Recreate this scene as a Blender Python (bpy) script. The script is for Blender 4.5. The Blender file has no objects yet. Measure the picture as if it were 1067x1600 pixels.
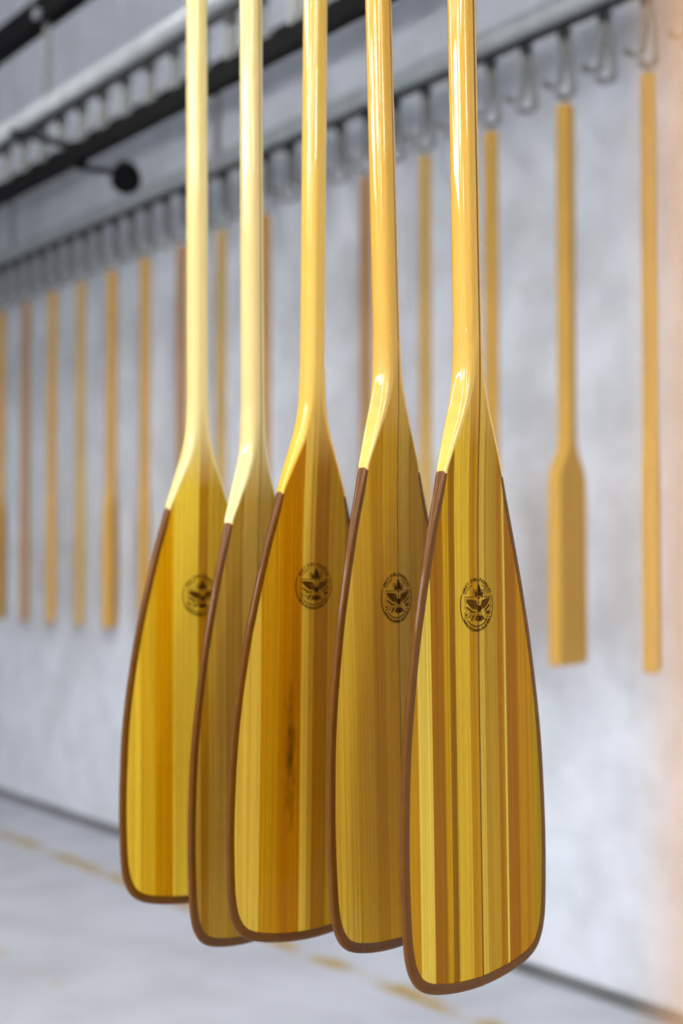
import bpy, bmesh, math, random
import numpy as np
from mathutils import Vector, Matrix

random.seed(7)
SC = bpy.context.scene
COL = SC.collection

# ------------------------------------------------------------------ camera
# world X runs across the room towards the painted wall, world Y runs along the wall
PHI = math.radians(35.78)          # yaw of the camera away from the wall direction
FPX = 2223.0                       # focal length in pixels of the 1067 x 1600 frame
CAMZ = 1.15
HOR = 880.0                        # horizon row
cam_d = bpy.data.cameras.new('camera')
cam = bpy.data.objects.new('camera', cam_d)
COL.objects.link(cam)
cam.location = (0, 0, CAMZ)
cam.rotation_euler = (math.radians(90) + math.atan(80 / FPX), 0, -PHI)
cam_d.sensor_fit = 'HORIZONTAL'
cam_d.sensor_width = 24.0
cam_d.lens = 50.0
cam_d.clip_start = 0.01
cam_d.dof.use_dof = True
cam_d.dof.focus_distance = 1.30
cam_d.dof.aperture_fstop = 3.3
SC.camera = cam

# ------------------------------------------------------------------ world, exposure
world = bpy.data.worlds.new('world')
SC.world = world
world.use_nodes = True
world.node_tree.nodes['Background'].inputs[0].default_value = (0.6, 0.65, 0.75, 1)
world.node_tree.nodes['Background'].inputs[1].default_value = 0.3
SC.view_settings.view_transform = 'Standard'
SC.view_settings.look = 'None'
SC.view_settings.gamma = 1.0
SC.view_settings.use_curve_mapping = False
SC.view_settings.exposure = 0.0
LIGHT_POWER = 26.5                 # emission of the ceiling light panels
WINDOW_GLOW = 42.0                    # emission of the high windows added for highlights

# room extents
WT = 2.80                          # the painted wall
T0, S0, S1, CEIL = -6.5, -3.2, 12.5, 4.6


def cam2w(x, d):
    """camera right / depth -> world X, Y"""
    c, s = math.cos(PHI), math.sin(PHI)
    return (c * x + s * d, -s * x + c * d)


def s_at(px, t):
    """world Y of the point of plane X = t seen in pixel column px"""
    u = (px - 533.5) / FPX
    c, s = math.cos(PHI), math.sin(PHI)
    d = t / (c * u + s)
    return cam2w(u * d, d)[1]


def pt_t(px, py, t):
    u = (px - 533.5) / FPX
    c, s = math.cos(PHI), math.sin(PHI)
    d = t / (c * u + s)
    x, y = cam2w(u * d, d)
    return Vector((x, y, CAMZ + (HOR - py) / FPX * d))


# ------------------------------------------------------------------ helpers
def lin(c):
    return tuple((v / 255 / 12.92) if v / 255 <= 0.04045 else ((v / 255 + 0.055) / 1.055) ** 2.4 for v in c)


def tag(o, label=None, cat=None, group=None, kind=None):
    if label: o['label'] = label
    if cat: o['category'] = cat
    if group: o['group'] = group
    if kind: o['kind'] = kind
    return o


def empty(name, loc=(0, 0, 0), rz=0.0):
    o = bpy.data.objects.new(name, None)
    o.empty_display_size = 0.05
    COL.objects.link(o)
    o.location = loc
    o.rotation_euler = (0, 0, rz)
    return o


def link(name, me, mat, parent=None):
    o = bpy.data.objects.new(name, me)
    if mat is not None and not me.materials:
        me.materials.append(mat)
    COL.objects.link(o)
    o.parent = parent
    return o


def pymesh(name, verts, faces, smooth=None):
    me = bpy.data.meshes.new(name)
    me.from_pydata([tuple(v) for v in verts], [], faces)
    bm = bmesh.new(); bm.from_mesh(me)
    bmesh.ops.remove_doubles(bm, verts=bm.verts, dist=1e-6)
    bmesh.ops.recalc_face_normals(bm, faces=bm.faces)
    bm.to_mesh(me); bm.free()
    if smooth is not None:
        me.shade_smooth()
        me.set_sharp_from_angle(angle=math.radians(smooth))
    me.update()
    return me


class MB:
    """collects simple shapes into one mesh"""
    def __init__(self):
        self.v, self.f = [], []

    def add(self, v, f):
        n = len(self.v)
        self.v += [tuple(p) for p in v]
        self.f += [tuple(i + n for i in q) for q in f]
        return self

    def box(self, c, s):
        x, y, z = c; a, b, d = s[0] / 2, s[1] / 2, s[2] / 2
        v = [(x + i * a, y + j * b, z + k * d) for i in (-1, 1) for j in (-1, 1) for k in (-1, 1)]
        return self.add(v, [(0, 1, 3, 2), (4, 6, 7, 5), (0, 4, 5, 1), (2, 3, 7, 6), (0, 2, 6, 4), (1, 5, 7, 3)])

    def tube(self, pts, r, n=10, rs=None):
        """round sweep along pts; r may be one radius or a list"""
        pts = [Vector(p) for p in pts]
        rr = r if isinstance(r, (list, tuple)) else [r] * len(pts)
        rings = []
        ref = None
        for i, p in enumerate(pts):
            t = (pts[min(i + 1, len(pts) - 1)] - pts[max(i - 1, 0)]).normalized()
            if ref is None:
                ref = Vector((0, 0, 1)) if abs(t.z) < 0.9 else Vector((1, 0, 0))
            a = (ref - t * ref.dot(t)).normalized(); b = t.cross(a); ref = a
            rings.append([p + (a * math.cos(2 * math.pi * k / n) + b * math.sin(2 * math.pi * k / n)) * rr[i] for k in range(n)])
        v = [q for ring in rings for q in ring]
        f = []
        for i in range(len(pts) - 1):
            for k in range(n):
                f.append((i * n + k, i * n + (k + 1) % n, (i + 1) * n + (k + 1) % n, (i + 1) * n + k))
        f.append(tuple(range(n))); f.append(tuple((len(pts) - 1) * n + k for k in range(n)))
        return self.add(v, f)

    def strap(self, pts, wy, th):
        """flat bar swept along pts, its width along Y"""
        pts = [Vector(p) for p in pts]
        v, f = [], []
        for i, p in enumerate(pts):
            t = (pts[min(i + 1, len(pts) - 1)] - pts[max(i - 1, 0)]).normalized()
            y = Vector((0, 1, 0)); y = (y - t * y.dot(t)).normalized()
            m = t.cross(y)
            for a, b in ((-1, -1), (1, -1), (1, 1), (-1, 1)):
                v.append(p + y * a * wy / 2 + m * b * th / 2)
        for i in range(len(pts) - 1):
            for k in range(4):
                f.append((i * 4 + k, i * 4 + (k + 1) % 4, (i + 1) * 4 + (k + 1) % 4, (i + 1) * 4 + k))
        f.append((0, 1, 2, 3)); e = (len(pts) - 1) * 4; f.append((e, e + 1, e + 2, e + 3))
        return self.add(v, f)

    def profile(self, prof, y0, y1):
        """closed XZ profile extruded along Y"""
        n = len(prof)
        v = [(x, y0, z) for x, z in prof] + [(x, y1, z) for x, z in prof]
        f = [(k, (k + 1) % n, n + (k + 1) % n, n + k) for k in range(n)] + [tuple(range(n)), tuple(range(n, 2 * n))]
        return self.add(v, f)

    def build(self, name, mat, parent=None, smooth=40):
        return link(name, pymesh(name, self.v, self.f, smooth), mat, parent)


def copy_tree(o, parent=None):
    c = o.copy(); COL.objects.link(c); c.parent = parent
    for ch in list(o.children):
        copy_tree(ch, c)
    return c


# ------------------------------------------------------------------ materials
def new_mat(name):
    m = bpy.data.materials.new(name); m.use_nodes = True
    nt = m.node_tree
    return m, nt, nt.nodes['Principled BSDF']


def plain(name, srgb, rough=0.5, metal=0.0, coat=0.0, var=0.12, scale=30, spec=0.3):
    m, nt, b = new_mat(name)
    N, L = nt.nodes, nt.links
    tc = N.new('ShaderNodeTexCoord'); no = N.new('ShaderNodeTexNoise')
    no.inputs['Scale'].default_value = scale; no.inputs['Detail'].default_value = 4
    L.new(tc.outputs['Object'], no.inputs['Vector'])
    cr = N.new('ShaderNodeValToRGB'); c = lin(srgb)
    cr.color_ramp.elements[0].position = 0.3; cr.color_ramp.elements[1].position = 0.7
    cr.color_ramp.elements[0].color = (*[v * (1 - var) for v in c], 1)
    cr.color_ramp.elements[1].color = (*[min(1, v * (1 + var)) for v in c], 1)
    L.new(no.outputs['Fac'], cr.inputs['Fac']); L.new(cr.outputs['Color'], b.inputs['Base Color'])
    b.inputs['Roughness'].default_value = rough; b.inputs['Metallic'].default_value = metal
    b.inputs['Specular IOR Level'].default_value = spec
    b.inputs['Coat Weight'].default_value = coat; b.inputs['Coat Roughness'].default_value = 0.06
    return m


def emit(name, col, power):
    m, nt, b = new_mat(name)
    b.inputs['Base Color'].default_value = (0.9, 0.9, 0.9, 1)
    b.inputs['Emission Color'].default_value = (*col, 1)
    b.inputs['Emission Strength'].default_value = power
    return m



def wood(name, srgb, seed=0.0, var=0.16, gloss=True, fine=1.0, stain=None, upper=None, blue=None, coat=0.12):
    """straight grain running along local Z; gloss = wet varnish"""
    m, nt, b = new_mat(name)
    N, L = nt.nodes, nt.links
    tc = N.new('ShaderNodeTexCoord')
    mp = N.new('ShaderNodeMapping'); mp.inputs['Scale'].default_value = (330 * fine, 60, 2.2)
    mp.inputs['Location'].default_value = (seed * 7.3, seed * 3.1, seed)
    L.new(tc.outputs['Object'], mp.inputs['Vector'])
    n1 = N.new('ShaderNodeTexNoise'); n1.inputs['Scale'].default_value = 1.0; n1.inputs['Detail'].default_value = 3
    n1.inputs['Roughness'].default_value = 0.55
    L.new(mp.outputs['Vector'], n1.inputs['Vector'])
    mp2 = N.new('ShaderNodeMapping'); mp2.inputs['Scale'].default_value = (1500, 300, 60)
    L.new(tc.outputs['Object'], mp2.inputs['Vector'])
    n2 = N.new('ShaderNodeTexNoise'); n2.inputs['Scale'].default_value = 1.0; n2.inputs['Detail'].default_value = 2
    L.new(mp2.outputs['Vector'], n2.inputs['Vector'])
    mix = N.new('ShaderNodeMix'); mix.data_type = 'FLOAT'; mix.inputs['Factor'].default_value = 0.25
    L.new(n1.outputs['Fac'], mix.inputs['A']); L.new(n2.outputs['Fac'], mix.inputs['B'])
    cr = N.new('ShaderNodeValToRGB'); c = list(lin(srgb)); c = [v if blue else 0.91 * v ** 1.14 for v in c]; c = [min(c[0] * 1.0, 0.95), c[1] * (1.06 if blue else 1.13), c[2] * (blue if blue else 0.1 + 0.75 * min(1, max(0, (srgb[1] / 255 - 0.4) / 0.3)))] if gloss else [c[0], c[1], c[2] * 0.85]
    e = cr.color_ramp.elements
    e[0].position = 0.33; e[1].position = 0.67
    e[0].color = (c[0] * (1 - var), c[1] * (1 - var * 1.35), c[2] * (1 - var * 1.6), 1)
    e[1].color = (min(1, c[0] * (1 + var)), min(1, c[1] * (1 + var * 1.1)), min(1, c[2] * (1 + var * 1.2)), 1)
    L.new(mix.outputs['Result'], cr.inputs['Fac'])
    out = cr.outputs['Color']
    if stain:                                   # a dark mineral mark in the wood: (x, z, rx, rz, strength)
        for (sx, sz, rx, rz, st) in stain:
            mp3 = N.new('ShaderNodeMapping'); mp3.vector_type = 'POINT'
            mp3.inputs['Location'].default_value = (-sx / rx, 0, -sz / rz)
            mp3.inputs['Scale'].default_value = (1 / rx, 0, 1 / rz)
            L.new(tc.outputs['Object'], mp3.inputs['Vector'])
            ln = N.new('ShaderNodeVectorMath'); ln.operation = 'LENGTH'
            L.new(mp3.outputs['Vector'], ln.inputs[0])
            n3 = N.new('ShaderNodeTexNoise'); n3.inputs['Scale'].default_value = 1.0; n3.inputs['Detail'].default_value = 4
            mp4 = N.new('ShaderNodeMapping'); mp4.inputs['Scale'].default_value = (180, 20, 45)
            L.new(tc.outputs['Object'], mp4.inputs['Vector']); L.new(mp4.outputs['Vector'], n3.inputs['Vector'])
            ad = N.new('ShaderNodeMath'); ad.operation = 'MULTIPLY_ADD'
            L.new(n3.outputs['Fac'], ad.inputs[0]); ad.inputs[1].default_value = 1.6
            L.new(ln.outputs['Value'], ad.inputs[2])
            mr = N.new('ShaderNodeMapRange'); mr.inputs['From Min'].default_value = 0.7; mr.inputs['From Max'].default_value = 1.6
            mr.inputs['To Min'].default_value = st; mr.inputs['To Max'].default_value = 0.0
            L.new(ad.outputs['Value'], mr.inputs['Value'])
            mx = N.new('ShaderNodeMix'); mx.data_type = 'RGBA'
            L.new(mr.outputs['Result'], mx.inputs['Factor']); L.new(out, mx.inputs['A'])
            mx.inputs['B'].default_value = (c[0] * 0.12, c[1] * 0.1, c[2] * 0.1, 1)
            out = mx.outputs['Result']
    if upper:                                   # blends into pale shaft wood, paler still with its bright light painted in
        c2 = lin(upper); c2 = [min(c2[0] * 1.02, 0.95), c2[1] * 1.06, c2[2] * 0.85]
        cr2 = N.new('ShaderNodeValToRGB'); e2 = cr2.color_ramp.elements
        e2[0].position = 0.3; e2[1].position = 0.7
        e2[0].color = (c2[0] * 0.93, c2[1] * 0.905, c2[2] * 0.89, 1); e2[1].color = (c2[0] * 1.05, c2[1] * 1.06, c2[2] * 1.07, 1)
        L.new(mix.outputs['Result'], cr2.inputs['Fac'])
        sx_ = N.new('ShaderNodeSeparateXYZ'); L.new(tc.outputs['Object'], sx_.inputs[0])
        mz = N.new('ShaderNodeMapRange'); mz.inputs['From Min'].default_value = 0.49; mz.inputs['From Max'].default_value = 0.59
        L.new(sx_.outputs['Z'], mz.inputs['Value'])
        mu_ = N.new('ShaderNodeMix'); mu_.data_type = 'RGBA'
        L.new(mz.outputs['Result'], mu_.inputs['Factor']); L.new(out, mu_.inputs['A']); L.new(cr2.outputs['Color'], mu_.inputs['B'])
        out = mu_.outputs['Result']
    L.new(out, b.inputs['Base Color'])
    b.inputs['Roughness'].default_value = 0.45 if gloss else 0.65
    b.inputs['Specular IOR Level'].default_value = (0.03 if coat < 0.5 else 0.1) if gloss else 0.25
    if gloss:
        b.inputs['Coat Weight'].default_value = coat
        b.inputs['Coat Roughness'].default_value = 0.05
        b.inputs['Coat IOR'].default_value = 1.5
        if upper:
            mc = N.new('ShaderNodeMapRange'); mc.inputs['To Min'].default_value = coat; mc.inputs['To Max'].default_value = 1.0
            L.new(mz.outputs['Result'], mc.inputs['Value']); L.new(mc.outputs['Result'], b.inputs['Coat Weight'])
        bp = N.new('ShaderNodeBump'); bp.inputs['Strength'].default_value = 0.03; bp.inputs['Distance'].default_value = 0.0015
        n4 = N.new('ShaderNodeTexNoise'); n4.inputs['Scale'].default_value = 55; n4.inputs['Detail'].default_value = 2
        mp5 = N.new('ShaderNodeMapping'); mp5.inputs['Scale'].default_value = (1.6, 1.6, 0.7)
        L.new(tc.outputs['Object'], mp5.inputs['Vector']); L.new(mp5.outputs['Vector'], n4.inputs['Vector'])
        L.new(n4.outputs['Fac'], bp.inputs['Height'])
        L.new(bp.outputs['Normal'], b.inputs['Coat Normal'])
    return m


def wall_mat(name, srgb, joints=True):
    m, nt, b = new_mat(name)
    N, L = nt.nodes, nt.links
    geo = N.new('ShaderNodeNewGeometry')
    sw = N.new('ShaderNodeSeparateXYZ'); L.new(geo.outputs['Position'], sw.inputs[0])
    cb = N.new('ShaderNodeCombineXYZ')
    L.new(sw.outputs['Y'], cb.inputs['X']); L.new(sw.outputs['Z'], cb.inputs['Y'])
    n1 = N.new('ShaderNodeTexNoise'); n1.inputs['Scale'].default_value = 5.5; n1.inputs['Detail'].default_value = 5
    n1.inputs['Roughness'].default_value = 0.6
    L.new(geo.outputs['Position'], n1.inputs['Vector'])
    cr = N.new('ShaderNodeValToRGB'); c = lin(srgb)
    cr.color_ramp.elements[0].position = 0.34; cr.color_ramp.elements[1].position = 0.62
    cr.color_ramp.elements[0].color = (c[0] * 0.86, c[1] * 0.86, c[2] * 0.84, 1)
    cr.color_ramp.elements[1].color = (*[min(1, v * 1.05) for v in c], 1)
    L.new(n1.outputs['Fac'], cr.inputs['Fac']); L.new(cr.outputs['Color'], b.inputs['Base Color'])
    b.inputs['Roughness'].default_value = 0.6
    if joints:
        br = N.new('ShaderNodeTexBrick'); br.inputs['Scale'].default_value = 1.0
        br.inputs['Brick Width'].default_value = 0.40; br.inputs['Row Height'].default_value = 0.20
        br.inputs['Mortar Size'].default_value = 0.007; br.inputs['Mortar Smooth'].default_value = 0.6
        br.inputs['Color1'].default_value = (1, 1, 1, 1); br.inputs['Color2'].default_value = (1, 1, 1, 1)
        br.inputs['Mortar'].default_value = (0, 0, 0, 1)
        L.new(cb.outputs[0], br.inputs['Vector'])
        bp = N.new('ShaderNodeBump'); bp.inputs['Strength'].default_value = 0.5; bp.inputs['Distance'].default_value = 0.004
        L.new(br.outputs['Color'], bp.inputs['Height']); L.new(bp.outputs['Normal'], b.inputs['Normal'])
    return m


def floor_mat():
    m, nt, b = new_mat('painted_floor')
    N, L = nt.nodes, nt.links
    geo = N.new('ShaderNodeNewGeometry')
    n1 = N.new('ShaderNodeTexNoise'); n1.inputs['Scale'].default_value = 3.0; n1.inputs['Detail'].default_value = 6
    L.new(geo.outputs['Position'], n1.inputs['Vector'])
    cr = N.new('ShaderNodeValToRGB'); c = lin((190, 193, 201))
    cr.color_ramp.elements[0].position = 0.3; cr.color_ramp.elements[1].position = 0.6
    cr.color_ramp.elements[0].color = (*[v * 0.78 for v in c], 1); cr.color_ramp.elements[1].color = (*c, 1)
    L.new(n1.outputs['Fac'], cr.inputs['Fac'])
    out = cr.outputs['Color']
    sw = N.new('ShaderNodeSeparateXYZ'); L.new(geo.outputs['Position'], sw.inputs[0])
    # two worn ochre lines painted along the wall
    for t, hw, thr, sc in ((2.40, 0.05, 0.40, 4.2), (1.66, 0.035, 0.53, 5.0)):
        d = N.new('ShaderNodeMath'); d.operation = 'SUBTRACT'; L.new(sw.outputs['X'], d.inputs[0]); d.inputs[1].default_value = t
        a = N.new('ShaderNodeMath'); a.operation = 'ABSOLUTE'; L.new(d.outputs[0], a.inputs[0])
        mr = N.new('ShaderNodeMapRange'); mr.inputs['From Min'].default_value = hw; mr.inputs['From Max'].default_value = hw * 0.5
        L.new(a.outputs[0], mr.inputs['Value'])
        nz = N.new('ShaderNodeTexNoise'); nz.inputs['Scale'].default_value = sc; nz.inputs['Detail'].default_value = 7
        nz.inputs['Roughness'].default_value = 0.65
        L.new(geo.outputs['Position'], nz.inputs['Vector'])
        mr2 = N.new('ShaderNodeMapRange'); mr2.inputs['From Min'].default_value = thr; mr2.inputs['From Max'].default_value = thr + 0.12
        L.new(nz.outputs['Fac'], mr2.inputs['Value'])
        mu = N.new('ShaderNodeMath'); mu.operation = 'MULTIPLY'; L.new(mr.outputs[0], mu.inputs[0]); L.new(mr2.outputs[0], mu.inputs[1])
        mx = N.new('ShaderNodeMix'); mx.data_type = 'RGBA'
        L.new(mu.outputs[0], mx.inputs['Factor']); L.new(out, mx.inputs['A'])
        mx.inputs['B'].default_value = (*lin((166, 136, 64)), 1)
        out = mx.outputs['Result']
    L.new(out, b.inputs['Base Color'])
    b.inputs['Roughness'].default_value = 0.42
    return m


M_WALL = wall_mat('painted_block_wall', (220, 224, 232))
M_PLAIN = wall_mat('painted_plaster', (200, 203, 208), joints=False)
M_FLOOR = floor_mat()
M_CEIL = plain('ceiling_paint', (190, 192, 196), 0.8, scale=3)
M_JOINT = plain('dark_sealant', (96, 98, 98), 0.8, scale=8, var=0.3)
M_RAIL = plain('galvanised_rail', (176, 181, 182), 0.38, metal=0.25, scale=12)
M_CHAIN = plain('oily_chain', (38, 38, 38), 0.5, metal=0.4)
M_HOOK = plain('grey_steel', (130, 131, 127), 0.45, metal=0.2)
M_BLACK = plain('black_paint', (9, 9, 10), 0.7, spec=0.08)
M_BOLT = plain('zinc_bolt', (170, 172, 178), 0.35, metal=0.6)
M_WIRE = plain('wire', (110, 108, 102), 0.4, metal=0.6)
M_BAND = plain('dark_brown_resin', (98, 57, 0), 0.5, coat=0.3, scale=60, var=0.1, spec=0.1)
M_GLUE = plain('glue_line', (104, 68, 20), 0.6, coat=0.1, spec=0.05)
M_BURN = plain('burned_wood_dark', (50, 28, 2), 0.7, coat=0.0, spec=0.05)
M_BURN2 = plain('burned_wood_brown', (84, 52, 4), 0.7, coat=0.0, spec=0.05)
M_HOUSING = plain('white_enamel', (225, 226, 228), 0.4)
M_PANE = emit('daylit_frosted_glass', (0.97, 0.99, 1.0), WINDOW_GLOW)  # glow of the added windows, meant for reflections in the varnish
M_TUBE = emit('lit_diffuser', (1.0, 0.985, 0.97), LIGHT_POWER)

# ------------------------------------------------------------------ the room
def slab(name, c, s, mat):
    return tag(MB().box(c, s).build(name, mat, None, None), kind='structure')


TH = 0.15
LT, LS = WT - T0, S1 - S0
slab('floor', ((WT + T0) / 2, (S0 + S1) / 2, -TH / 2), (LT + 2 * TH, LS + 2 * TH, TH), M_FLOOR)
slab('ceiling', ((WT + T0) / 2, (S0 + S1) / 2, CEIL + TH / 2), (LT + 2 * TH, LS + 2 * TH, TH), M_CEIL)
slab('wall_right', (WT + TH / 2, (S0 + S1) / 2, CEIL / 2), (TH, LS, CEIL), M_WALL)
slab('wall_left', (T0 - TH / 2, (S0 + S1) / 2, CEIL / 2), (TH, LS, CEIL), M_PLAIN)
slab('wall_far', ((WT + T0) / 2, S1 + TH / 2, CEIL / 2), (LT, TH, CEIL), M_PLAIN)
slab('wall_near', ((WT + T0) / 2, S0 - TH / 2, CEIL / 2), (LT, TH, CEIL), M_PLAIN)
bb = MB().profile([(WT, 0.0), (WT - 0.030, 0.0), (WT - 0.024, 0.010), (WT - 0.006, 0.024), (WT, 0.026)], S0, S1).build('baseboard_right', M_JOINT)
tag(bb, kind='structure')


# unseen windows added out of frame to streak the paddle shafts with highlights
def added_window(name, loc, rz, w, h):
    r = empty(name, loc, rz); tag(r, kind='structure')
    m = MB()
    for sx in (-1, 1): m.box((sx * w / 2, 0.0, 0), (0.06, 0.06, h + 0.06))
    m.box((0, 0.0, 0), (w, 0.03, 0.03))
    for sz in (-1, 1): m.box((0, 0.0, sz * h / 2), (w + 0.06, 0.06, 0.06))
    m.build('window_frame', M_HOUSING, r)
    for sz in (-1, 1):
        MB().box((0, 0.0, sz * h / 4), (w - 0.062, 0.012, h / 2 - 0.046)).build('pane', M_PANE, r)
    MB().box((0, 0.02, -h / 2 - 0.045), (w + 0.16, 0.1, 0.03)).build('window_sill', M_HOUSING, r)


for k, sy in enumerate((0.2, 2.35, 4.5)):
    added_window('window_%d' % (k + 1), (T0 + 0.035, sy, 4.02), -math.pi / 2, 0.55, 0.9)
added_window('window_4', (-0.30, S0 + 0.035, 3.35), 0.0, 0.42, 1.0)

# ------------------------------------------------------------------ ceiling light panels
def panel_light(loc, length=2.4):
    r = empty('panel_light', loc)
    MB().profile([(-0.17, 0.0), (-0.17, 0.012), (-0.12, 0.06), (0.12, 0.06), (0.17, 0.012), (0.17, 0.0)], -length / 2, length / 2).build('housing', M_HOUSING, r)
    MB().box((0, 0, -0.008), (0.30, length - 0.04, 0.014)).build('diffuser', M_TUBE, r)
    for sy in (-1, 1):
        MB().tube([(0, sy * length * 0.35, 0.06), (0, sy * length * 0.35, CEIL - 0.021 - loc[2])], 0.005, 6).build('suspension_rod', M_BOLT, r)
    return r


LIGHTS = [(t, s) for s in (-2.0, 1.1, 4.2) for t in (-5.2, -2.5, 0.2)]
for t, s in LIGHTS:
    o = panel_light((t, s, 3.35))
    o.rotation_euler = (0, 0, math.pi / 2)
    tag(o, 'long white light panel hung from the ceiling on two rods', 'light fitting', 'light panels over the workshop')


# ------------------------------------------------------------------ overhead conveyor rails and beams
def rail(t, z, label, beam_label, rods, beam_z=None, s0=S0, s1=S1):
    r = empty('conveyor_rail', (t, 0, z))
    prof = []
    for k in range(16):
        a = 2 * math.pi * k / 16
        prof.append((0.027 * math.copysign(abs(math.cos(a)) ** 0.6, math.cos(a)), 0.032 * math.copysign(abs(math.sin(a)) ** 0.6, math.sin(a))))
    MB().profile(prof, s0, s1).build('track', M_RAIL, r)
    MB().box((0, (s0 + s1) / 2, -0.041), (0.018, s1 - s0, 0.016)).build('chain', M_CHAIN, r)
    tag(r, label, 'rail')
    for s in rods:
        MB().box((0, s, (beam_z - z) / 2 + 0.016), (0.010, 0.034, beam_z - z - 0.032)).build('hanger_strap', M_HOOK, r)
    b = empty('support_beam', (t, 0, beam_z))
    MB().box((0, (s0 + s1) / 2, 0.042), (0.06, s1 - s0, 0.085)).build('beam_profile', M_BLACK, b)
    for s in rods:
        MB().tube([(-0.030, s, 0.025), (-0.043, s, 0.025)], 0.019, 10).build('bolt', M_BOLT, b)
    tag(b, beam_label, 'beam')
    return r, b


RAIL_Z = 2.62
BEAM_Z = 2.90
TB = 1.89
TD = 2.66
rodsB = [s_at(68, TB) + k * 1.45 for k in (-2, -1, 0, 1, 2, 3)]
rodsD = [s_at(338, TD) + k * 1.9 for k in (-2, -1, 0, 1, 2, 3)]
rail(TD, RAIL_Z, 'pale grey conveyor rail beside the white wall, above the rough paddle blanks', 'black beam over the conveyor rail nearest the white wall', rodsD, BEAM_Z)
rail(TB, RAIL_Z, 'pale grey conveyor rail with empty hooks, set away from the white wall', 'black beam with a bright bolt over the rail of empty hooks', rodsB, BEAM_Z)

# positions of the row of finished paddles (pixel columns of the shafts)
ROW_T = 0.857
PRZ = 2.555
rail(ROW_T, PRZ, 'pale grey conveyor rail over the five varnished paddles', 'black beam over the rail of varnished paddles', [-2.0, 0.0, 2.2, 4.4, 6.6], BEAM_Z)


def hook_proto():
    r = empty('conveyor_hook', (0, 0, 0))
    m = MB().box((0, 0, -0.058), (0.012, 0.03, 0.034))
    m.tube([(-0.012, 0, -0.068), (0.012, 0, -0.068)], 0.016, 12)
    m.build('trolley', M_CHAIN, r)
    p = [(0, -0.008, -0.062), (0, -0.014, -0.11), (0, -0.022, -0.165), (0, -0.028, -0.215)]
    p += [(-0.03 + 0.03 * math.cos(a), -0.030, -0.222 - 0.03 * math.sin(a)) for a in np.linspace(0.2, math.pi / 2, 6)]
    p += [(-0.050, -0.030, -0.251), (-0.062, -0.030, -0.246)]
    MB().strap(p, 0.018, 0.009).build('tine', M_HOOK, r)
    p = [(0, 0.008, -0.062), (0, 0.008, -0.10), (-0.001, 0.009, -0.145), (-0.004, 0.010, -0.175)]
    p += [(-0.036 + 0.032 * math.cos(a), 0.011, -0.182 - 0.032 * math.sin(a)) for a in np.linspace(0.2, math.pi / 2, 6)]
    p += [(-0.052, 0.011, -0.213), (-0.068, 0.011, -0.206)]
    MB().strap(p, 0.018, 0.009).build('tine', M_HOOK, r)
    return r


HOOK = hook_proto()
hook_used = [False]


def hook(t, s, z, label, group):
    o = HOOK if not hook_used[0] else copy_tree(HOOK)
    hook_used[0] = True
    o.location = (t, s, z)
    tag(o, label, 'hook', group)
    return o


# ------------------------------------------------------------------ rough paddle blanks on the wall rail
def blank_mesh():
    hs = [0.0, 0.004, 0.1, 0.2, 0.3, 0.4, 0.475, 0.49, 0.505, 0.52, 0.535, 0.55, 0.565, 0.585, 0.62, 0.8, 1.0, 1.2, 1.4, 1.456, 1.46]
    ws = [0.076, 0.080, 0.080, 0.080, 0.080, 0.080, 0.078, 0.074, 0.066, 0.054, 0.041, 0.031, 0.0245, 0.0210, 0.0193, 0.019, 0.019, 0.019, 0.019, 0.019, 0.0165]
    v, f = [], []
    T, c = 0.019, 0.003
    for h, w in zip(hs, ws):
        tt = T if 0.002 < h < 1.458 else T - c
        ring = [(-w + c, -tt), (w - c, -tt), (w, -tt + c), (w, tt - c), (w - c, tt), (-w + c, tt), (-w, tt - c), (-w, -tt + c)]
        v += [(x, y, h) for x, y in ring]
    for i in range(len(hs) - 1):
        for k in range(8):
            f.append((i * 8 + k, i * 8 + (k + 1) % 8, (i + 1) * 8 + (k + 1) % 8, (i + 1) * 8 + k))
    f.append(tuple(range(8))); e = (len(hs) - 1) * 8; f.append(tuple(range(e, e + 8)))
    return v, f


BV, BF = blank_mesh()
M_BLANKS = [wood('raw_wood_%d' % i, c, seed=i * 1.7, var=0.12, gloss=False, fine=0.5) for i, c in
            enumerate([(214, 172, 92), (200, 158, 92), (206, 176, 118), (186, 148, 110), (206, 164, 128)])]
BM = [pymesh('board', BV, BF, 30) for _ in M_BLANKS]
for me, m in zip(BM, M_BLANKS): me.materials.append(m)
LOOPV = MB().tube([(0.008 * math.cos(a), 0, 0.011 + 0.015 * math.sin(a)) for a in np.linspace(0, 2 * math.pi, 13)], 0.0016, 6)
LOOPM = pymesh('hanging_loop', LOOPV.v, LOOPV.f, 60); LOOPM.materials.append(M_WIRE)


def blank(t, s, top, rz, k, label, group=None):
    r = empty('paddle_blank', (t, s, top - 1.46), rz)
    link('board', BM[k], None, r)
    lp = link('hanging_loop', LOOPM, None, r); lp.location = (0, 0, 1.46); lp.rotation_euler = (0, 0, -rz + math.pi / 2 * 0)
    tag(r, label, 'paddle blank', group)
    return r


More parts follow.
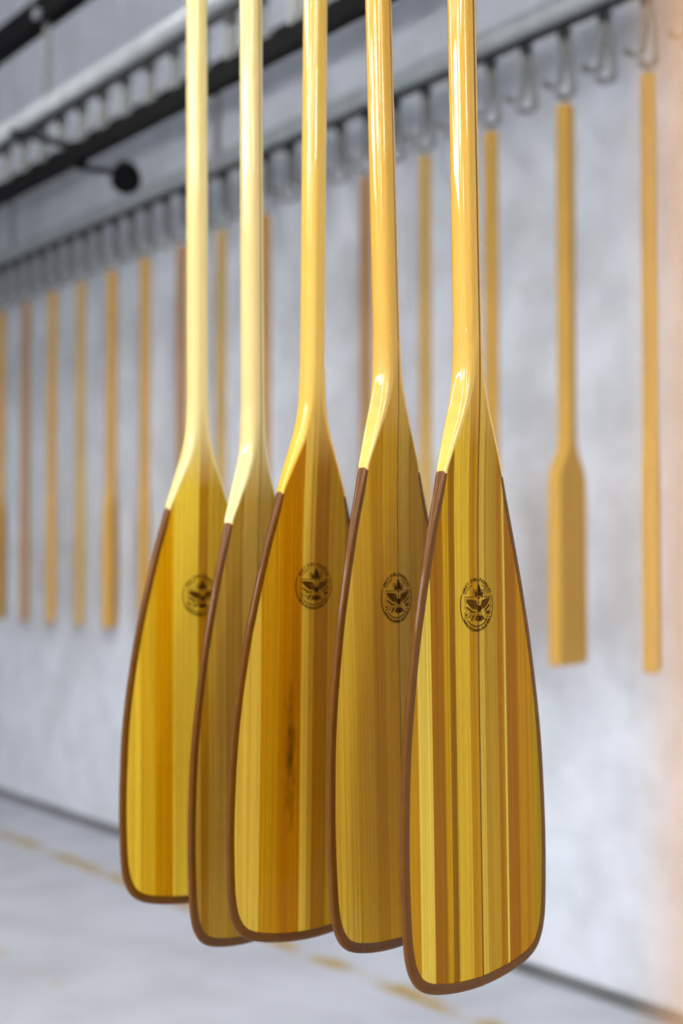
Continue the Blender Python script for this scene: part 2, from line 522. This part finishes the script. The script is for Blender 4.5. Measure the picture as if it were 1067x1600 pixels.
HOOKB = -0.252                                    # low point of the long tine below the rail centre
inv0, dinv = 4.787e-4, 0.3265e-4
TURN = [3.5, 25, 4, 2, 2, 2, 2, 1, 2, 2, 10, 0, 0, 1, 13]        # how far each blank is turned from edge-on, degrees
SHADE = [0, 0, 0, 2, 3, 0, 1, 2, 3, 0, 0, 2, 0, 3, 0]
blank_s = []
for k in range(15):
    px = 1.0 / (inv0 + dinv * k) - 1069
    s = s_at(px, TD - 0.03)
    blank_s.append(s)
    if k == 0:
        label, grp = 'rough paddle blank hanging nearly edge-on beside the one showing its broad square-ended blade', None
    elif k == 1:
        label, grp = 'rough paddle blank showing its broad square-ended blade flat against the white wall', None
    elif k == 10:
        label, grp = 'rough paddle blank with part-turned golden blade between two pale edge-on blanks', None
    elif k == 14:
        label, grp = 'rough paddle blank with part-turned golden blade, last on the wall rail beyond the edge-on ones', None
    else:
        label, grp = 'rough pale wooden paddle blank hanging edge-on from the wall rail', 'edge-on paddle blanks along the wall'
    b = blank(TD - 0.03, s, RAIL_Z + HOOKB - 0.019, math.pi / 2 - math.atan((px - 533.5) / FPX) - math.radians(TURN[k]) - PHI, SHADE[k], label, grp)
blank_step = (blank_s[-1] - blank_s[0]) / 14
for k in range(-3, 34):
    s = blank_s[0] + 0.03 + k * blank_step / 2
    if k % 2 == 0 and 0 <= k <= 28:
        hook(TD, s, RAIL_Z, 'grey two-tined hook holding a rough paddle blank by the wall', 'hooks carrying the wall blanks')
    else:
        hook(TD, s, RAIL_Z, 'empty grey two-tined hook on the rail beside the white wall', 'empty hooks between the wall blanks')
for k in range(0, 27):
    s = s_at(640, TB) + k * 0.147
    hook(TB, s, RAIL_Z, 'empty grey hook on the rail of empty hooks away from the wall', 'hooks on the empty rail')

# guide bar at the tips of the empty hooks, its brace and a small lamp
TG = 1.795
GZ = pt_t(0, 299, TG).z
gb = MB().box((TG, (S0 + S1) / 2, GZ), (0.034, S1 - S0, 0.052)).build('guide_bar', M_BLACK)
tag(gb, 'low black guide bar along the tips of the empty hooks', 'bar')
p0 = pt_t(14, 199, TB - 0.052); p1 = pt_t(108, 236, TG)
br = MB().tube([(p0.x, p0.y, p0.z), (p1.x, p1.y, GZ + 0.034)], 0.011, 8).build('cross_brace', M_BLACK)
tag(br, 'thin black brace between the empty rail and the low guide bar', 'brace')
q = pt_t(193, 268, TG - 0.03)
p2 = pt_t(118, 240, TG)
sp = empty('spot_lamp', (TG, p2.y, GZ - 0.026))
loc = q - Vector((TG, p2.y, GZ - 0.026))
MB().tube([(0, 0, -0.002), (0, 0, -0.014), tuple(loc * 0.5 + Vector((0, 0, -0.004))), tuple(loc)], 0.008, 8).build('arm', M_BLACK, sp)
dirv = Vector((-0.35, -0.75, -0.55)).normalized()
MB().tube([tuple(loc - dirv * 0.042), tuple(loc - dirv * 0.034), tuple(loc - dirv * 0.006), tuple(loc + dirv * 0.04), tuple(loc + dirv * 0.043)], [0.018, 0.031, 0.037, 0.041, 0.035], 16).build('lamp_head', M_BLACK, sp)
MB().box((0, 0, -0.004), (0.036, 0.06, 0.008)).build('clamp', M_BLACK, sp)
tag(sp, 'small black spot lamp on an arm below the low guide bar', 'lamp')

# ------------------------------------------------------------------ the varnished paddles
CMP = [(1.22, 62), (1.22, 60), (1.25, 57.9), (1.42, 55.4), (1.95, 53), (2.85, 50.5), (3.65, 48.4), (4.35, 46.5), (5.8, 42), (7.0, 37.7), (7.85, 34.3),
       (8.55, 31.2), (9.5, 25.8), (10.1, 21), (10.4, 16), (10.5, 12), (10.45, 9.0), (10.33, 6.3), (10.1, 4.4), (9.6, 2.9), (8.6, 1.65),
       (6.9, 0.85), (3.8, 0.25), (0.0, 0.0)]


def catmull(P, n=10):
    P = [np.array(p, float) for p in P]
    out = []
    for i in range(len(P) - 1):
        a = P[i - 1] if i else 2 * P[0] - P[1]
        b, c = P[i], P[i + 1]
        d = P[i + 2] if i + 2 < len(P) else np.array([-P[i][0], P[i][1]])
        for k in range(n):
            u = k / n
            out.append(0.5 * ((2 * b) + (-a + c) * u + (2 * a - 5 * b + 4 * c - d) * u * u + (-a + 3 * b - 3 * c + d) * u ** 3))
    out.append(P[-1])
    return np.array(out) / 100.0


OUT = catmull(CMP)                                  # (w, h) from shaft to tip, right side
RIM = 0.467
LEN = 1.50


def interp(h, hs, vs):
    return float(np.interp(h, hs, vs))


def W_out(h):
    if h > 0.60:
        return interp(h, [0.6, 1.36, 1.40, 1.44, 1.47, 1.49, 1.4985, LEN], [0.0122, 0.0118, 0.018, 0.029, 0.033, 0.028, 0.015, 0.006])
    o = OUT[::-1]
    return float(np.interp(h, o[:, 1], o[:, 0]))


def band(h):
    return interp(h, [0.0, 0.06, 0.25, 0.40, 0.445, RIM], [0.0092, 0.0072, 0.0062, 0.0056, 0.0052, 0.0030])


# rim: outer and inner points on one side, from the start of the band to the tip
o_side = OUT[OUT[:, 1] <= RIM]
o_side = np.vstack([[W_out(RIM), RIM], o_side])
i_side = []
for i in range(len(o_side)):
    a = o_side[max(i - 1, 0)]
    b_ = o_side[i + 1] if i + 1 < len(o_side) else np.array([-o_side[i - 1][0], o_side[i - 1][1]])
    t = (b_ - a) / np.linalg.norm(b_ - a)
    nrm = np.array([t[1], -t[0]])                  # inwards for the right side going down
    if nrm[0] > 0 and o_side[i][1] > 0.05: nrm = -nrm
    if nrm[1] < 0 and o_side[i][1] < 0.02: nrm = -nrm
    i_side.append(o_side[i] + nrm * band(o_side[i][1]))
i_side = np.array(i_side); i_side[-1][0] = 0.0


def W_wood(h):
    if h >= RIM:
        return W_out(h)
    q = i_side[::-1]
    q = q[np.argsort(q[:, 1])]
    return float(np.interp(h, q[:, 1], q[:, 0]))


HF = np.arange(-0.05, LEN + 0.05, 0.001)
KER = np.exp(-0.5 * (np.arange(-30, 31) / 9.0) ** 2); KER /= KER.sum()


def smooth_fn(hs, vs):
    a = np.convolve(np.pad(np.interp(HF, hs, vs), 30, mode='edge'), KER, 'valid')
    return lambda h: float(np.interp(h, HF, a))


t_c = smooth_fn([0, 0.1, 0.3, 0.42, 0.48, 0.53, 0.575, 1.36, 1.44, 1.49, LEN], [0.0032, 0.0036, 0.0046, 0.0062, 0.0085, 0.0113, 0.0125, 0.0120, 0.0125, 0.009, 0.005])


t_e = smooth_fn([0, 0.3, 0.42, 0.455, 0.470, 0.49, 0.515, 0.535, 0.575, 1.36, 1.44, 1.49, LEN], [0.0026, 0.0029, 0.0036, 0.0047, 0.0056, 0.0075, 0.0100, 0.0115, 0.0125, 0.0120, 0.0125, 0.009, 0.005])


r_e0 = smooth_fn([0, RIM, 0.49, 0.53, 0.58, 1.36, LEN], [0.0024, 0.0024, 0.0034, 0.0068, 0.0098, 0.0098, 0.004])


def r_e(h):
    return 0.0 if h < RIM - 0.0005 else r_e0(h)


def Tface(x, h):
    w = max(W_wood(h), 1e-5)
    q = min(abs(x) / w, 1.0)
    t = t_e(h) + (t_c(h) - t_e(h)) * (1 - q ** 1.7)
    r = min(r_e(h), t * 0.9, w)
    if r > 1e-5 and abs(x) > w - r:
        k = min((abs(x) - (w - r)) / r, 1.0)
        t = t - r + r * math.sqrt(max(0.0, 1 - k * k))
    return t


b0 = float(i_side[-1][1])
ROWS = [b0 + d for d in (0, 0.0003, 0.0008, 0.0015, 0.0025, 0.004, 0.006, 0.0085, 0.0115, 0.015, 0.019, 0.024, 0.03, 0.037)]
ROWS += list(np.arange(0.052, 0.44, 0.0145)) + list(np.arange(0.44, 0.6, 0.0042)) + list(np.arange(0.62, 1.35, 0.06))
ROWS += [1.36, 1.375, 1.39, 1.405, 1.42, 1.435, 1.45, 1.46, 1.47, 1.48, 1.487, 1.492, 1.496, 1.4985, LEN]
ROWS = sorted(set(round(r, 5) for r in ROWS))


XH = np.concatenate([np.linspace(b0 + 0.0003, 0.05, 500), np.linspace(0.0501, 0.60, 1500)])
XW = np.array([W_wood(h) for h in XH])


def W_cross(x):
    """heights where the outline of the wood passes x"""
    return [float(XH[i] + (XH[i + 1] - XH[i]) * (x - XW[i]) / (XW[i + 1] - XW[i])) for i in range(len(XH) - 1) if (XW[i] - x) * (XW[i + 1] - x) < 0]


def strip_mesh(xa, xb, rowlist, central):
    """one lamination of the paddle between local x = xa and xb"""
    v, f = [], []
    n = 9
    rows = []
    for h in rowlist:
        w = W_wood(h)
        if h > 1.3:
            if not central: break
            # the outer shaft laminations widen into the grip
            a = -w if xa <= -0.0118 or central in ('L', 'LR') else max(xa, -w)
            b = w if xb >= 0.0118 or central in ('R', 'LR') else min(xb, w)
        else:
            a, b = max(xa, -w), min(xb, w)
        if b - a < -2e-5:
            if rows and h > 0.05: break
            rows = []
            continue
        if b < a: a = b = (a + b) / 2
        rows.append((h, a, b, a > xa + 1e-7 or abs(a + w) < 1e-7, b < xb - 1e-7 or abs(b - w) < 1e-7))
    for (h, a, b, ea, eb) in rows:
        us = []
        for k in range(n):
            u = k / (n - 1)
            if ea and not eb: u = 1 - math.sin((1 - u) * math.pi / 2)
            elif eb and not ea: u = math.sin(u * math.pi / 2)
            elif ea and eb: u = 0.5 - 0.5 * math.cos(u * math.pi)
            us.append(a + (b - a) * u)
        v += [(x, -Tface(x, h), h) for x in us]
        v += [(x, Tface(x, h), h) for x in reversed(us)]
    m = 2 * n
    for i in range(len(rows) - 1):
        for k in range(m):
            f.append((i * m + k, i * m + (k + 1) % m, (i + 1) * m + (k + 1) % m, (i + 1) * m + k))
    f.append(tuple(range(m))); e = (len(rows) - 1) * m; f.append(tuple(range(e, e + m)))
    return pymesh('blade_strip', v, f, 34)


def band_mesh():
    prof = [(0, -1.0), (0.5, -1.02), (0.8, -0.93), (0.94, -0.70), (1.0, -0.34), (1.0, 0.34), (0.94, 0.70), (0.8, 0.93), (0.5, 1.02), (0, 1.0)]
    path = [(o, i) for o, i in zip(o_side, i_side)]
    path = path + [(np.array([-o[0], o[1]]), np.array([-i[0], i[1]])) for o, i in reversed(path[:-1])]
    v, f = [], []
    n = len(prof)
    N = len(path)
    for j, (o, i) in enumerate(path):
        T = Tface(abs(i[0]), max(i[1], b0)) + 0.0004
        cap = min(j, N - 1 - j)
        sc = (0.55, 0.85, 1.0)[min(cap, 2)]
        out = (o - i); L = np.linalg.norm(out); out = out / max(L, 1e-9)
        for a, y in prof:
            p = i + out * (L + 0.0006) * a
            v.append((p[0], y * T * (1 if sc == 1 else 0.6 + 0.4 * sc), p[1]))
    for j in range(N - 1):
        for k in range(n):
            f.append((j * n + k, j * n + (k + 1) % n, (j + 1) * n + (k + 1) % n, (j + 1) * n + k))
    f.append(tuple(range(n))); f.append(tuple((N - 1) * n + k for k in range(n)))
    return pymesh('edge_band', v, f, 50)


def cheek_mesh(sg):
    """the narrow rounded side of the throat between shaft and edge band"""
    v, f = [], []
    hs = list(np.linspace(RIM - 0.002, 0.60, 40))
    n = 17
    for h in hs:
        hh = max(h, RIM)
        w = W_out(hh); t = Tface(0.0 if False else max(w - r_e(hh) - 1e-5, 0), hh); r = min(r_e(hh), t * 0.9)
        pts = []
        for k in range(n):
            u = k / (n - 1) * 2 - 1                     # -1 front .. 1 back
            if abs(u) > 0.3:
                a = (1 - (abs(u) - 0.3) / 0.7) * math.pi / 2
                x = w - r + r * math.sin(a); y = t - r + r * math.cos(a)
            else:
                x = w; y = (t - r) * abs(u) / 0.3
            e = 0.0005 * min(1.0, (1 - abs(u)) * 6) * min(1.0, (0.602 - h) / 0.01 + 0.1)
            pts.append((sg * (x + e), math.copysign(y + e * abs(u), u), h))
        v += pts
    for i in range(len(hs) - 1):
        for k in range(n - 1):
            f.append((i * n + k, i * n + k + 1, (i + 1) * n + k + 1, (i + 1) * n + k))
    me = pymesh('throat_cheek', v, f, 60)
    bm = bmesh.new(); bm.from_mesh(me)
    if sum(fc.normal.x * fc.calc_area() for fc in bm.faces) * sg < 0:
        bmesh.ops.reverse_faces(bm, faces=bm.faces)
    bm.to_mesh(me); bm.free()
    return me


BAND = band_mesh()
BAND.materials.append(M_BAND)

# ---- burned emblem -----------------------------------------------------------
_glyph = {}


def glyph(ch):
    if ch not in _glyph:
        cu = bpy.data.curves.new('glyph', 'FONT'); cu.body = ch; cu.size = 1.0; cu.offset = 0.035; cu.resolution_u = 2
        ob = bpy.data.objects.new('glyph', cu); COL.objects.link(ob)
        dg = bpy.context.evaluated_depsgraph_get()
        me = bpy.data.meshes.new_from_object(ob.evaluated_get(dg))
        vs = [(p.co.x, p.co.y) for p in me.vertices]; fs = [tuple(p.vertices) for p in me.polygons]
        bpy.data.objects.remove(ob); bpy.data.curves.remove(cu); bpy.data.meshes.remove(me)
        _glyph[ch] = (vs, fs)
    return _glyph[ch]


def arc_text(txt, r, a0, a1, size, inside=False):
    """letters along an arc; a0..a1 in degrees from the first to the last letter"""
    V, Fc = [], []
    widths = []
    for ch in txt:
        if ch == ' ': widths.append(0.32); continue
        vs = glyph(ch)[0]; widths.append(max(p[0] for p in vs) - min(p[0] for p in vs) + 0.10)
    tot = sum(widths); acc = 0
    for ch, w in zip(txt, widths):
        a = math.radians(a0 + (a1 - a0) * (acc + w / 2) / tot); acc += w
        if ch == ' ': continue
        vs, fs = glyph(ch)
        mnx = min(p[0] for p in vs); mxx = max(p[0] for p in vs)
        n = len(V)
        ux, uy = (math.sin(a), -math.cos(a)) if not inside else (-math.sin(a), math.cos(a))
        rx, ry = (math.cos(a), math.sin(a)) if not inside else (-math.cos(a), -math.sin(a))
        for (x, y) in vs:
            x = (x - (mnx + mxx) / 2) * size; y = (y - 0.35) * size
            V.append((r * math.cos(a) + ux * x + rx * y, r * math.sin(a) + uy * x + ry * y))
        Fc += [tuple(i + n for i in q) for q in fs]
    return V, Fc


def arc_band(r0, r1, a0, a1, n=16):
    V, Fc = [], []
    for k in range(n + 1):
        a = math.radians(a0 + (a1 - a0) * k / n)
        V += [(r0 * math.cos(a), r0 * math.sin(a)), (r1 * math.cos(a), r1 * math.sin(a))]
    for k in range(n): Fc.append((2 * k, 2 * k + 1, 2 * k + 3, 2 * k + 2))
    return V, Fc


def stroke(pts, w):
    V, Fc = [], []
    P = [np.array(p, float) for p in pts]
    for i, p in enumerate(P):
        t = P[min(i + 1, len(P) - 1)] - P[max(i - 1, 0)]; t = t / max(np.linalg.norm(t), 1e-9)
        nn = np.array([-t[1], t[0]]) * w / 2
        V += [tuple(p + nn), tuple(p - nn)]
    for i in range(len(P) - 1): Fc.append((2 * i, 2 * i + 1, 2 * i + 3, 2 * i + 2))
    return V, Fc


def zc(p):
    return ((p[0] - 500) / 176.7, (750 - p[1]) / 259.0)


def poly(pts):
    return [zc(p) for p in pts], [tuple(range(len(pts)))]


def emblem():
    dark, fill = [], []
    dark.append(arc_text('GREY OWL PADDLES', 2.30, 153, 27, 0.47))
    dark.append(arc_text('MADE IN CANADA SINCE 1975', 2.33, 215, 325, 0.40, inside=True))
    dark.append(arc_band(2.36, 2.47, 157, 213)); dark.append(arc_band(2.38, 2.45, -33, 23))
    dark.append(arc_band(1.90, 1.98, 112, 150)); dark.append(arc_band(1.90, 1.98, 30, 68)); dark.append(arc_band(1.93, 2.03, 222, 318, 24))
    sw = 0.075
    dark.append(poly([(532, 300), (556, 285), (600, 390), (600, 545), (535, 545)]))
    dark.append(poly([(535, 770), (600, 770), (600, 915), (535, 920)]))
    dark.append(poly([(535, 1010), (600, 1010), (595, 1120), (535, 1125)]))
    L1 = [(545, 265), (520, 330), (490, 420), (400, 385), (395, 420), (405, 570), (190, 560), (175, 600), (215, 725), (165, 790), (250, 895), (178, 925), (178, 1055), (330, 1030), (335, 1115), (400, 1105)]
    dark.append(stroke([zc(p) for p in L1], sw))
    dark.append(stroke([zc((1090 - x if x > 300 else 1060 - x, y)) for x, y in L1], sw))
    for a, b in (((245, 945), (645, 925)), ((245, 1000), (645, 975))):
        dark.append(stroke([zc(a), zc(b)], 0.05))
    for P in ([(540, 310), (540, 560), (490, 560), (450, 600), (425, 430), (500, 445)],
              [(500, 770), (545, 800), (600, 770), (622, 860), (545, 918), (482, 880)],
              [(598, 400), (615, 460), (672, 425), (650, 600), (600, 560)],
              [(430, 640), (478, 640), (505, 745), (540, 790), (540, 905), (478, 870)], [(655, 640), (625, 640), (600, 745), (598, 900), (628, 860)],
              [(220, 605), (425, 630), (470, 865), (380, 845), (290, 765), (235, 690)],
              [(650, 640), (845, 575), (830, 650), (785, 745), (700, 830), (635, 868)],
              [(205, 800), (240, 780), (375, 890), (470, 905), (440, 925), (335, 925)],
              [(825, 735), (855, 775), (745, 890), (660, 915), (690, 880)],
              [(735, 905), (840, 900), (842, 980), (738, 985)],
              [(200, 945), (240, 955), (240, 1005), (200, 1025)],
              [(365, 1015), (455, 1008), (400, 1075), (355, 1105)],
              [(480, 1005), (640, 1005), (700, 1085), (610, 1140), (545, 1155), (430, 1105)],
              [(520, 565), (575, 565), (590, 590), (548, 625), (505, 590)],
              [(520, 690), (575, 690), (548, 745)]):
        fill.append(poly(P))
    return dark, fill


EMB = emblem()


def emblem_mesh(shapes, hc, off):
    v, f = [], []
    for V, Fc in shapes:
        n = len(v)
        for (x, z) in V:
            X, Z = x / 100, hc + z / 100
            v.append((X, -(Tface(X, Z) + off), Z))
        f += [tuple(i + n for i in q) for q in Fc]
    me = bpy.data.meshes.new('emblem'); me.from_pydata(v, [], f)
    bm = bmesh.new(); bm.from_mesh(me)
    bmesh.ops.triangulate(bm, faces=bm.faces)
    for fc in bm.faces:
        if fc.normal.y > 0: fc.normal_flip()
    bm.to_mesh(me); bm.free(); me.update()
    return me


wood_count = [0]
PADDLES = []


def paddle(ax0, ax1, depth, tip, alpha, strips, label, logo_h=None, mats_var=0.2, cord=0.03, shaft=(220, 190, 110), cheek=(226, 196, 116)):
    """ax0, ax1: pixel columns of the axis at rows 0 and 1500; depth in metres along the view"""
    def wp(px, py):
        x, y = cam2w((px - 533.5) / FPX * depth, depth)
        return Vector((x, y, CAMZ + (HOR - py) / FPX * depth))
    A, B = wp(ax0, 0), wp(ax1, 1500)
    zdir = (A - B).normalized()
    base = B + zdir * ((tip - B.z) / zdir.z)
    ang = math.radians(alpha) - PHI
    xd = Vector((math.cos(ang), math.sin(ang), 0)); xd = (xd - zdir * xd.dot(zdir)).normalized()
    yd = zdir.cross(xd)
    r = empty('canoe_paddle')
    r.matrix_world = Matrix(((xd.x, yd.x, zdir.x, base.x), (xd.y, yd.y, zdir.y, base.y), (xd.z, yd.z, zdir.z, base.z), (0, 0, 0, 1)))
    rl = set(ROWS)
    for st_ in strips:
        for x_ in st_[:2]: rl |= set(W_cross(abs(x_) / 100))
    rl = sorted(rl)
    for (xa, xb, col, *opt) in strips:
        o = opt[0] if opt else {}
        wood_count[0] += 1
        central = 'M' if xa < 1.18 and xb > -1.18 else ''
        if central and xa <= -1.18 < xb: central = 'L'
        if central and xb >= 1.18 > xa: central = 'R'
        if col == 'glue':
            m = M_GLUE
        else:
            m = wood('laminated_wood_%d' % wood_count[0], col, seed=wood_count[0] * 1.37, var=o.get('var', mats_var), stain=o.get('stain'), upper=tuple(int(v * o.get('sh', 1.0)) for v in shaft) if central else None)
        me = strip_mesh(xa / 100, xb / 100, rl, central)
        link('shaft_lamination' if central else 'blade_strip', me, m, r)
    link('edge_band', BAND, None, r)
    cm = wood('cheek_wood_%d' % wood_count[0], cheek, seed=wood_count[0] + 0.5, var=0.07, blue=0.85, upper=shaft, coat=1.0)  # pale wood made paler, the bright side light painted into its colour
    for sg in (-1, 1):
        link('throat_cheek', cheek_mesh(sg), cm, r)
    if logo_h:
        e = link('burned_emblem', emblem_mesh(EMB[0], logo_h, 0.00022), M_BURN, r)
        e['label'] = 'dark burned round maker emblem with maple leaf and lettering'
        link('emblem_leaf', emblem_mesh(EMB[1], logo_h, 0.00016), M_BURN2, e)
    MB().tube([(0.004 * math.cos(a) , 0.0, LEN + cord / 2 - 0.004 + (cord / 2 + 0.006) * math.sin(a)) for a in np.linspace(0, 2 * math.pi, 15)], 0.0015, 6).build('hanging_cord', M_WIRE, r)
    tag(r, label, 'paddle')
    top = base + zdir * (LEN + cord)
    PADDLES.append(top)
    return r


def depth_of(px):
    return 1.308 * 1796.0 / (px + 1069.0)


P5 = [(-10.6, -8.4, (190, 134, 26)), (-8.4, -6.5, (224, 184, 86)), (-6.5, -4.75, (164, 106, 8)), (-4.75, -3.95, (196, 144, 10)), (-3.95, -3.15, (150, 100, 14)),
      (-3.15, -1.1, (214, 168, 58)), (-1.1, 0.12, (190, 132, 20)), (0.12, 0.30, 'glue'), (0.30, 1.1, (206, 164, 76)), (1.1, 3.05, (184, 138, 58)), (3.05, 4.05, (176, 118, 20)),
      (4.05, 4.4, (220, 182, 90)), (4.4, 6.2, (168, 108, 12)), (6.2, 8.5, (190, 132, 14)), (8.5, 10.6, (176, 136, 22))]
P4 = [(-10.6, -6.4, (216, 172, 72)), (-6.4, -3.8, (204, 156, 48)), (-3.8, -2.0, (190, 138, 24)), (-2.0, 0.2, (202, 150, 36)), (0.2, 0.34, 'glue'), (0.34, 2.2, (190, 148, 70)),
      (2.2, 4.6, (176, 128, 46)), (4.6, 7.2, (164, 112, 24)), (7.2, 10.6, (172, 122, 30))]
P3 = [(-10.6, -6.7, (220, 176, 82)), (-6.7, -4.4, (194, 138, 34)), (-4.4, -1.55, (190, 124, 10), {'stain': [(-0.028, 0.20, 0.010, 0.11, 0.8)]}), (-1.55, -0.6, (222, 178, 76)), (-0.6, 0.05, (196, 148, 62)),
      (0.05, 2.0, (168, 112, 20)), (2.0, 4.4, (188, 138, 34)), (4.4, 7.0, (160, 112, 20)), (7.0, 10.6, (176, 128, 40))]
P2 = [(-10.6, -9.0, (200, 152, 70)), (-9.0, -7.8, (176, 124, 40)), (-7.8, -5.0, (196, 150, 68)), (-5.0, -2.4, (186, 140, 60)), (-2.4, 0.0, (206, 162, 82)), (0.0, 0.14, 'glue'), (0.14, 2.2, (190, 148, 76)),
      (2.2, 6.0, (178, 136, 64)), (6.0, 10.6, (184, 138, 58))]
P1 = [(-10.6, -8.0, (226, 184, 70)), (-8.0, -6.0, (214, 168, 50)), (-6.0, -3.7, (206, 146, 16)), (-3.7, -0.3, (228, 188, 74)), (-0.3, 1.0, (180, 124, 24), {'stain': [(0.005, 0.385, 0.004, 0.012, 0.9)]}),
      (1.0, 4.0, (204, 158, 52)), (4.0, 7.5, (210, 164, 56)), (7.5, 10.6, (200, 150, 44))]

paddle(723.5, 746, depth_of(727), 0.766, 47, P5, 'varnished canoe paddle whose blade has the boldest dark brown and cream stripes', 0.346, cord=0.035, shaft=(208, 158, 68), cheek=(222, 178, 92))
paddle(592, 626, depth_of(600), 0.776, 50, P4, 'varnished canoe paddle with even honey blade, beside the boldly striped one', 0.340, cord=0.025, shaft=(208, 158, 68), cheek=(224, 182, 102))
paddle(492, 481, depth_of(489), 0.757, 40, P3, 'varnished canoe paddle with orange stripe and dark smudge low on its blade', 0.369, cord=0.044, shaft=(216, 172, 84), cheek=(226, 166, 30))
paddle(390, 400, depth_of(391), 0.728, 52, P2, 'dull tan varnished canoe paddle without an emblem, half hidden by its neighbour', None, cord=0.073, shaft=(218, 190, 138), cheek=(224, 200, 142))
paddle(304, 313, depth_of(306), 0.748, 37, P1, 'bright yellow varnished canoe paddle at the end of the row, behind the tan one', 0.3635, cord=0.053, shaft=(220, 194, 140), cheek=(224, 200, 142))
for top in PADDLES:
    hook(top.x + 0.035, top.y + 0.030, PRZ, 'grey two-tined hook holding a varnished paddle', 'hooks over the varnished paddles')

# a blank hanging close to where the picture was taken, out of focus
NX, ND = cam2w(0.1020, 0.217)
NT = NX + 0.030
rail(NT, RAIL_Z, 'pale grey conveyor rail over the lone blank in front of the paddles', 'black beam over the rail of the lone blank', [-2.2, 0.4, 3.0, 5.6], BEAM_Z)
blank(NX, ND, RAIL_Z + HOOKB - 0.019, math.radians(52) - PHI, 4, 'lone rough paddle blank hanging apart, nearer than the varnished paddles')
hook(NT, ND + 0.03, RAIL_Z, 'grey two-tined hook holding the lone near blank', None)
